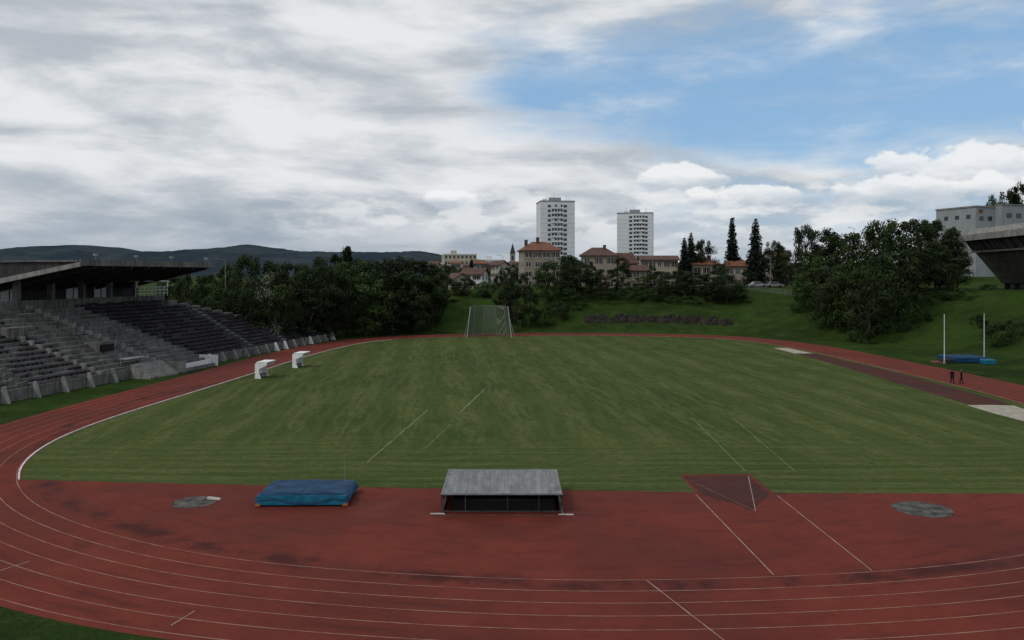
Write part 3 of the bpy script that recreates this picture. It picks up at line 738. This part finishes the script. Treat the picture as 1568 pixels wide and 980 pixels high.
for p in me.polygons: p.use_smooth = True
mb = MB(); mb.box(-2.5,2.5,-1.68,1.6,.1,.6,'teal'); mb.box(-2.56,-2.3,-1.74,-1.4,.04,.16,'orange'); mb.box(2.3,2.56,-1.74,-1.4,.04,.16,'orange')
mb.box(-2.45,2.45,-1.6,1.55,0,.095,'black'); mb.obj('foam_blocks', e)
e = empty('high_jump_upright', (-9.75, 47.6, 0)); mb = MB(); mb.tube((0,0,0.03),(0,0,2.2),.025,.018,'steel'); mb.box(-.35,.35,-.06,.06,.006,.05,'steel'); mb.box(-.06,.06,-.3,.3,.051,.08,'steel'); mb.obj('post', e)

# ------------------------------------------------------------------ rolling shelter over the landing mat
e = empty('rolling_mat_shelter', (-.56, 44.3, 0), .0)
mb = MB(); w2 = 3.28; dp = 4.9
mb.hexa([(-w2,0,1.06),(w2,0,1.06),(w2,dp,1.16),(-w2,dp,1.16)],[(-w2,0,1.12),(w2,0,1.12),(w2,dp,1.22),(-w2,dp,1.22)],'roofmetal')
k = -w2+.1
while k < w2-.1:
    mb.hexa([(k,0.01,1.122),(k+.05,.01,1.122),(k+.05,dp-.01,1.222),(k,dp-.01,1.222)],[(k+.015,0.01,1.137),(k+.035,.01,1.137),(k+.035,dp-.01,1.237),(k+.015,dp-.01,1.237)],'roofmetal'); k += .41
mb.obj('roof', e)
mb = MB()
mb.box(-w2-.03,w2+.03,-.07,-.003,1.04,1.13,'steel'); mb.box(-w2-.03,w2+.03,dp+.003,dp+.06,1.0,1.24,'steel')
mb.box(-w2,w2,dp-.05,dp,.1,1.1,'black')  # back panel coloured black to paint in the shade under the roof
for x in (-w2+.02, w2-.1):
    for y in (.05, dp/2, dp-.2): mb.box(x,x+.08,y,y+.08,.08,1.05,'conc_dark')
    mb.box(x-.01,x+.09,.0,dp-.06,.06,.16,'conc_dark')
mb.box(-w2-.02,-w2+.0,.1,dp-.1,.35,1.05,'conc_dark'); mb.box(w2-.0,w2+.02,.1,dp-.1,.35,1.05,'conc_dark')
for x in (-2.0,.3,2.0): mb.box(x,x+.04,.04,.08,.1,1.05,'conc_dark')
mb.box(-w2+.1,w2-.1,.02,.1,.10,.14,'conc_dark')
mb.obj('frame', e)
mb = MB(); mb.box(-2.7,2.9,.5,dp-.3,.03,.60,'black'); mb.box(-2.72,2.92,.48,dp-.28,.603,.66,'seat'); mb.obj('landing_mat', e)
mb = MB(); mb.box(-w2-.5,w2+.2,-.42,-.37,.006,.05,'tile2'); mb.box(-w2-.6,-w2+.2,-.1,-.05,.006,.06,'kerb'); mb.box(w2-.2,w2+.6,-.26,-.20,.006,.06,'kerb')
mb.box(w2-.02,w2+.05,0,dp,.006,.056,'steel'); mb.obj('rails', e)
mb = MB()
for x in (-w2+.06,w2-.06):
    for y in (.4,dp-.5): mb.tube((x-.04,y,.1),(x+.04,y,.1),.1,.1,'black',12)
mb.obj('wheels', e)

# ------------------------------------------------------------------ throwing cage at the far end
def netmat():
    m, nt, b = newmat('safety_net'); g = NG(nt)
    b.inputs['Base Color'].default_value = (.12,.15,.11,1)
    x, y, z = g.sep(g.obj())
    fx = g.m('FRACT', g.m('MULTIPLY', g.m('ADD', x, y), 7)); fz = g.m('FRACT', g.m('MULTIPLY', z, 7))
    a = g.m('MAXIMUM', g.m('LESS_THAN', fx, .32), g.m('LESS_THAN', fz, .32))
    nt.links.new(a, b.inputs['Alpha']); return m
M['net'] = netmat()
e = empty('hammer_throw_cage', (BX(749,168), 168.5, 0.008)); mb = MB()
P = [(-4.6,0),(-3.6,3.8),(-1.5,5.6),(1.5,5.6),(3.6,3.8),(4.6,0)]
top_ = [(p[0]*.84, p[1]) for p in P]
for j, (p, q) in enumerate(zip(P, top_)): mb.tube((p[0],p[1],0),(q[0],q[1],6.3),.07,.06,'offwhite' if j in (0,5) else 'steel')
for a, b_ in zip(top_[:-1], top_[1:]): mb.tube((a[0],a[1],6.3),(b_[0],b_[1],6.3),.04,.04,'steel')
mb.tube((-5.2,-.5,0),(P[0][0]*.9,0,4.2),.05,.05,'steel'); mb.tube((5.2,-.5,0),(P[5][0]*.9,0,4.2),.05,.05,'steel')
mb.obj('posts', e); mb = MB()
for i in range(5):
    a, b_, c, d_ = P[i], P[i+1], top_[i+1], top_[i]
    mb.add([(a[0],a[1]-.1,.05),(b_[0],b_[1]-.1,.05),(c[0],c[1]-.1,6.2),(d_[0],d_[1]-.1,6.2)], [(0,1,2,3)], 'net')
mb.obj('net', e)

# ------------------------------------------------------------------ pole vault area at right
e = empty('pole_vault_mat', (BX(1478,121), 121, 0)); mb = MB()
def softbox(mb, x0,x1,y0,y1,z0,z1,m,r=.12):
    vs=[]
    for z,i in ((z0,0),(z1-r,0),(z1,r)): vs += [(x0+i,y0+i,z),(x1-i,y0+i,z),(x1-i,y1-i,z),(x0+i,y1-i,z)]
    fs=[(8,9,10,11),(0,3,2,1)]
    for a in (0,4):
        for k in range(4): fs.append((a+k,a+(k+1)%4,a+4+(k+1)%4,a+4+k))
    mb.add(vs,fs,m)
softbox(mb,-2.6,2.6,-2,3,.15,.85,'blue'); softbox(mb,-4.2,-2.65,-2.2,-.3,.05,.6,'seat'); softbox(mb,.9,2.5,-3.6,-2.05,.05,.7,'teal')
mb.box(-2.5,2.5,-1.9,2.9,.02,.147,'black'); mb.obj('cushions', e)
mb = MB(); mb.box(-5.4,-4.3,-1.9,-.4,.02,.22,'tile'); mb.obj('box_cover', e)
for x, yb, yt in ((1446,557,481),(1507,551,481)):
    Y = F*H/(yb-CY); e = empty('tall_net_pole', (BX(x,Y), Y, hz(BX(x,Y),Y))); mb = MB()
    mb.tube((0,0,0),(0,0,BZ(yt,Y)),.07,.05,'offwhite',8); mb.tube((0,0,0),(0,0,.35),.2,.18,'conc_light',10); mb.box(-.02,.3,-.03,.03,1.2,1.26,'steel'); mb.obj('pole', e)
for x, Y, yt in ((1180,214,392),(770,226,392),(1000,216,398),(1308,200,350),(345,150,398)):
    X = BX(x, Y); zb = hz(X, Y); e = empty('street_lamp', (X, Y, zb)); h = BZ(yt, Y)-zb; mb = MB()
    mb.tube((0,0,0),(0,0,h),.09,.05,'steel'); mb.tube((0,0,h),(-1.2,-.3,h+.25),.04,.04,'steel'); mb.box(-1.7,-1.15,-.42,-.2,h+.2,h+.32,'steel'); mb.obj('mast', e)
e = empty('railing_fence'); mb = MB(); prev = None
for i in range(40):
    x = 1142+i*2.2; Y = 205-i*.35; X = BX(x, Y); z = hz(X, Y)
    mb.tube((X,Y,z-.1),(X,Y,z+1.3),.04,.04,'steel',5)
    if prev:
        for q in (.5,1.25): mb.tube((prev[0],prev[1],prev[2]+q),(X,Y,z+q),.025,.025,'steel',4)
    prev = (X,Y,z)
mb.obj('posts_and_rails', e)
def car(x, Y, col, rz):
    X = BX(x, Y); e = empty('parked_car', (X, Y, hz(X,Y)+.02), rz); mb = MB()
    pf = [(-2.1,.35),(-2.1,.85),(-1.6,.95),(-1.1,1.42),(.4,1.45),(1.1,.98),(2.0,.85),(2.1,.6),(2.1,.35)]
    k = len(pf); vs = []
    for y in (-.85,.85): vs += [(p[0], y*(.82 if p[1] > 1.2 else 1), p[1]) for p in pf]
    mb.add(vs, [tuple(range(k)), tuple(range(k,2*k))[::-1]]+[(i,i+k,(i+1)%k+k,(i+1)%k) for i in range(k)], col); mb.obj('body', e)
    mb = MB()
    for x_ in (-1.3,1.3):
        for y in (-.86,.66): mb.tube((x_,y,.32),(x_,y+.2,.32),.32,.32,'black',14)
    mb.obj('wheels', e); mb = MB()
    for y in (-1,1): mb.add([(-1.4,y*.865,.97),(.95,y*.865,1.0),(.35,y*.72,1.4),(-1.05,y*.72,1.38)],[(0,1,2,3)],'glass')
    mb.obj('side_windows', e)
car(1160, 208, 'grey', .1); car(1186, 207, 'steel', -.1)

# ------------------------------------------------------------------ people
M['skin'] = simple('skin', (.22,.13,.09), .1, 3, .6); M['cloth'] = simple('dark_clothing', (.008,.008,.010), .3, 5, .95, spec=.05)
M['trouser'] = simple('dark_trousers', (.009,.009,.013), .3, 5, .95, spec=.05); M['hair'] = simple('hair', (.012,.009,.007), .2, 9, .7)
def skinmesh(name, verts, edges, rad, mats, matf, parent):
    me = bpy.data.meshes.new(name); me.from_pydata(verts, edges, []); o = bpy.data.objects.new(name, me); S.collection.objects.link(o)
    sk = o.modifiers.new('s','SKIN'); sk.use_smooth_shade = True
    for i, r in enumerate(rad):
        d = me.skin_vertices[0].data[i]; d.radius = r if isinstance(r, tuple) else (r, r); d.use_root = (i == 0)
    sb_ = o.modifiers.new('u','SUBSURF'); sb_.levels = 1; sb_.render_levels = 1
    bpy.context.view_layer.update()
    dg = bpy.context.evaluated_depsgraph_get(); m2 = bpy.data.meshes.new_from_object(o.evaluated_get(dg)); o.modifiers.clear()
    o.data = m2; m2.materials.clear()
    for m in mats: m2.materials.append(M[m])
    for p in m2.polygons: p.material_index = matf(p.center); p.use_smooth = True
    o.parent = parent; return o
def person(x, y, rz, spread, armf, shorts=False, step=0.0):
    c = G(x, y); e = empty('standing_person', (c[0], c[1], .014), rz)
    V = [(0,0,.93),(0,0,1.03),(0,0,1.14),(0,0,1.32),(0,.0,1.44),(0,.01,1.53),(0,0,1.58)]; R = [(.16,.12),(.155,.115),(.15,.11),(.175,.12),(.11,.085),(.055,.058),(.05,.05)]; E = [(0,1),(1,2),(2,3),(3,4),(4,5),(5,6)]
    def ch(par, pts):
        for p, r in pts: V.append(p); R.append(r); E.append((par, len(V)-1)); par = len(V)-1
        return par
    for s_ in (-1,1):
        st_ = s_*step
        ch(0, [((s_*.10,0,.84),.095),((s_*(.10+spread*.3),-.02-st_*.5,.66),.088),((s_*(.1+spread*.5),-.03-st_*.8,.48),.068),((s_*(.1+spread*.8),.0-st_,.30),.064),((s_*(.11+spread),.02-st_*1.2,.10),.05),((s_*(.11+spread),.02-st_*1.2,.05),.048),((s_*(.12+spread),-.08-st_*1.2,.045),.045),((s_*(.13+spread),-.16-st_*1.2,.035),.033)])
        w = ch(3, [((s_*.13,0,1.40),.068),((s_*.19,0,1.38),.062),((s_*.22,.01,1.25),.052),((s_*.235,.03,1.10),.044),((s_*(.24-armf*.1),-.03-armf*.13,.97+armf*.08),.038),((s_*(.24-armf*.15),-.05-armf*.2,.86+armf*.14),.027)])
        wx, wy, wz = V[w]; hnd = ch(w, [((wx,wy-.005,wz-.07),(.018,.036))])
        for k, L in enumerate((.065,.078,.072,.055)):
            yy = wy-.033+k*.02
            ch(hnd, [((wx,yy,wz-.10),.009),((wx-s_*.008,yy,wz-.10-L*.5),.008),((wx-s_*.022,yy,wz-.10-L*.95),.007)])
        ch(w, [((wx-s_*.005,wy-.05,wz-.05),.011),((wx-s_*.01,wy-.062,wz-.09),.009)])
    def mf(p):
        if p.z > 1.49: return 0
        if .62 < p.z < .87+armf*.14 and (abs(p.x) > .215 or (armf > .3 and p.y < -.14)): return 0
        if p.z < .085: return 3
        if shorts and .10 < p.z < .5: return 0
        return 1 if p.z > .93 or (abs(p.x) > .215 and p.z > .62) else 2
    skinmesh('body', V, E, R, ['skin','cloth','trouser','black'], mf, e)
    bm = bmesh.new(); bmesh.ops.create_uvsphere(bm, u_segments=20, v_segments=14, radius=1)
    for v in bm.verts:
        a, b_, c_ = v.co; sx = .078*(1-.22*max(0,-c_)); X_ = a*sx; Y_ = b_*.098; Z_ = c_*.12
        if b_ < -.8 and abs(a) < .25 and -.3 < c_ < .12: Y_ -= .018
        v.co = (X_, Y_-.005, Z_+1.645)
    for s_ in (-1,1):
        r_ = bmesh.ops.create_icosphere(bm, subdivisions=1, radius=1)
        for v in r_['verts']: v.co = (s_*.08+v.co.x*.01, .005+v.co.y*.02, 1.64+v.co.z*.032)
    me = bpy.data.meshes.new('head'); bm.to_mesh(me); bm.free(); me.materials.append(M['skin']); me.materials.append(M['hair']); me.materials.append(M['tile2'])
    for p in me.polygons:
        q = p.center; p.use_smooth = True
        if (q.z > 1.70 or (q.y > .02 and q.z > 1.60)) and abs(q.x) < .08: p.material_index = 1
        elif q.y < -.07 and 1.585 < q.z < 1.60 and abs(q.x) < .03: p.material_index = 2
        elif q.y < -.07 and 1.645 < q.z < 1.66 and .018 < abs(q.x) < .045: p.material_index = 1
    o = bpy.data.objects.new('head', me); S.collection.objects.link(o); o.parent = e
person(1458, 588, 2.4, .05, .6); person(1472, 588, -2.2, .09, .0, False, .10)
person(571, 517.5, .2, .04, .3); person(603, 516, 1.0, .04, .0)

# ------------------------------------------------------------------ sky
w = bpy.data.worlds.new('World'); S.world = w; w.use_nodes = True; nt = w.node_tree; g = NG(nt)
try: w.cycles.sampling_method = 'MANUAL'; w.cycles.sample_map_resolution = 512
except Exception: pass
bg = nt.nodes['Background']; bg.inputs['Strength'].default_value = .1
sky = nt.nodes.new('ShaderNodeTexSky'); sky.sky_type = 'NISHITA'; sky.sun_disc = False
SUN_EL, SUN_AZ = math.radians(48), math.radians(-125)
sky.sun_elevation = SUN_EL; sky.sun_rotation = SUN_AZ
d = nt.nodes.new('ShaderNodeTexCoord').outputs['Generated']
x, y, z = g.sep(d)
hyp = g.m('SQRT', g.m('ADD', g.m('MULTIPLY', x, x), g.m('MULTIPLY', y, y)))
v = g.m('DIVIDE', z, g.m('MAXIMUM', hyp, .02)); a = g.m('ARCTAN2', x, y)
zz_ = g.m('ADD', g.m('MAXIMUM', z, 0), .12)
pl = g.comb(g.m('DIVIDE', x, zz_), g.m('DIVIDE', y, zz_))
lay = g.noise(pl, .9, 8, .56, .5)
lay2 = g.noise(pl, 1.9, 6, .6, .3)
soft = g.noise(g.comb(g.m('MULTIPLY', a, 5.0), g.m('MULTIPLY', v, 19.0), 2.0), 1.0, 8, .56, .35)
puff = g.noise(g.comb(g.m('MULTIPLY', a, 13.0), g.m('MULTIPLY', v, 36.0), 7.0), 1.0, 6, .54, .1)
n0 = g.m('SUBTRACT', soft, .5)
vp = g.m('ADD', v, g.m('MULTIPLY', n0, .14))
vlo = g.m('MAXIMUM', .118, g.m('SUBTRACT', .185, g.m('MULTIPLY', g.m('ADD', a, .05), .2)))
ap = g.m('ADD', a, g.m('MULTIPLY', g.m('SUBTRACT', lay, .5), .3))
hole = g.m('MULTIPLY', g.ss(g.m('SUBTRACT', vp, vlo), -.016, .045), g.ss(vp, .24, .325, 1, 0))
hole = g.m('MULTIPLY', hole, g.ss(ap, -.09, .03)); hole = g.m('MULTIPLY', hole, g.ss(a, 1.0, 1.5, 1, 0))
veil = g.ss(lay2, .46, .8, .03, .6)
cov = g.m('SUBTRACT', 1.0, g.m('MULTIPLY', hole, g.m('SUBTRACT', 1.0, veil)))
lowr = g.m('MULTIPLY', g.ss(a, .08, .3), g.ss(v, .02, .06))
cov = g.m('MULTIPLY', cov, g.m('SUBTRACT', 1.0, g.m('MULTIPLY', lowr, g.ss(puff, .38, .60, .45, 0))))
tex = g.m('ADD', g.m('MULTIPLY', lay, .5), g.m('MULTIPLY', soft, .5))
br = g.ss(tex, .39, .58)
ccol = g.mix(br, (4.5,5.0,5.5), (8.0,8.15,8.3))
gl = g.m('MULTIPLY', g.ss(g.m('ADD', v, g.m('MULTIPLY', n0, .14)), .02, .13, 1, 0), g.ss(a, -.2, .3, 1, .35))
ccol = g.mix(g.m('MULTIPLY', gl, .66), ccol, (2.8,3.5,4.3))
pb = g.m('MULTIPLY', g.ss(v, .03, .06), g.ss(v, .09, .13, 1, 0)); pb = g.m('MULTIPLY', pb, g.ss(a, -.4, -.1))
ccol = g.mix(g.m('MULTIPLY', g.m('MULTIPLY', pb, g.ss(puff, .46, .58)), .65), ccol, (8.3,8.5,8.6))
blue = g.mix(.6, sky.outputs[0], (2.5,4.9,7.9))
col = g.mix(cov, blue, ccol)
cn = g.m('MULTIPLY', g.m('SUBTRACT', g.noise(g.comb(g.m('MULTIPLY', a, 24.0), g.m('MULTIPLY', v, 34.0), .3), 1.0, 6, .55), .5), 3.2)
for ac, vc, ra, rv in ((.52,.115,.09,.026),(.61,.15,.045,.028),(.46,.095,.12,.013),(.20,.116,.05,.014),(.29,.092,.07,.010),(-.07,.092,.035,.012)):
    q1 = g.m('DIVIDE', g.m('SUBTRACT', a, ac), ra); q2 = g.m('DIVIDE', g.m('SUBTRACT', v, vc), rv)
    dd = g.m('SQRT', g.m('ADD', g.m('MULTIPLY', q1, q1), g.m('MULTIPLY', q2, q2)))
    cm = g.ss(g.m('ADD', dd, cn), .8, 1.15, 1, 0)
    sh = g.ss(g.m('ADD', q2, g.m('MULTIPLY', g.m('SUBTRACT', puff, .5), 3.0)), -.8, .5)
    col = g.mix(g.m('MULTIPLY', cm, .85), col, g.mix(sh, (5.4,6.0,6.7), (8.9,9.0,9.1)))
nt.links.new(col, bg.inputs['Color'])

L = bpy.data.lights.new('sun', 'SUN'); L.energy = 1.3; L.angle = math.radians(14); L.color = (1,.95,.88)
lo = bpy.data.objects.new('sun', L); S.collection.objects.link(lo)
sd = Vector((math.sin(SUN_AZ)*math.cos(SUN_EL), math.cos(SUN_AZ)*math.cos(SUN_EL), math.sin(SUN_EL)))
lo.rotation_euler = sd.to_track_quat('Z','Y').to_euler()

cam = bpy.data.cameras.new('camera'); co = bpy.data.objects.new('camera', cam); S.collection.objects.link(co)
co.location = (0,0,H); co.rotation_euler = (math.radians(90),0,0)
cam.sensor_width = 36; cam.lens = F/1568*36; cam.shift_y = -70/1568; cam.clip_end = 20000; cam.clip_start = .1
S.camera = co
S.view_settings.view_transform = 'Standard'; S.view_settings.look = 'None'; S.view_settings.exposure = 0
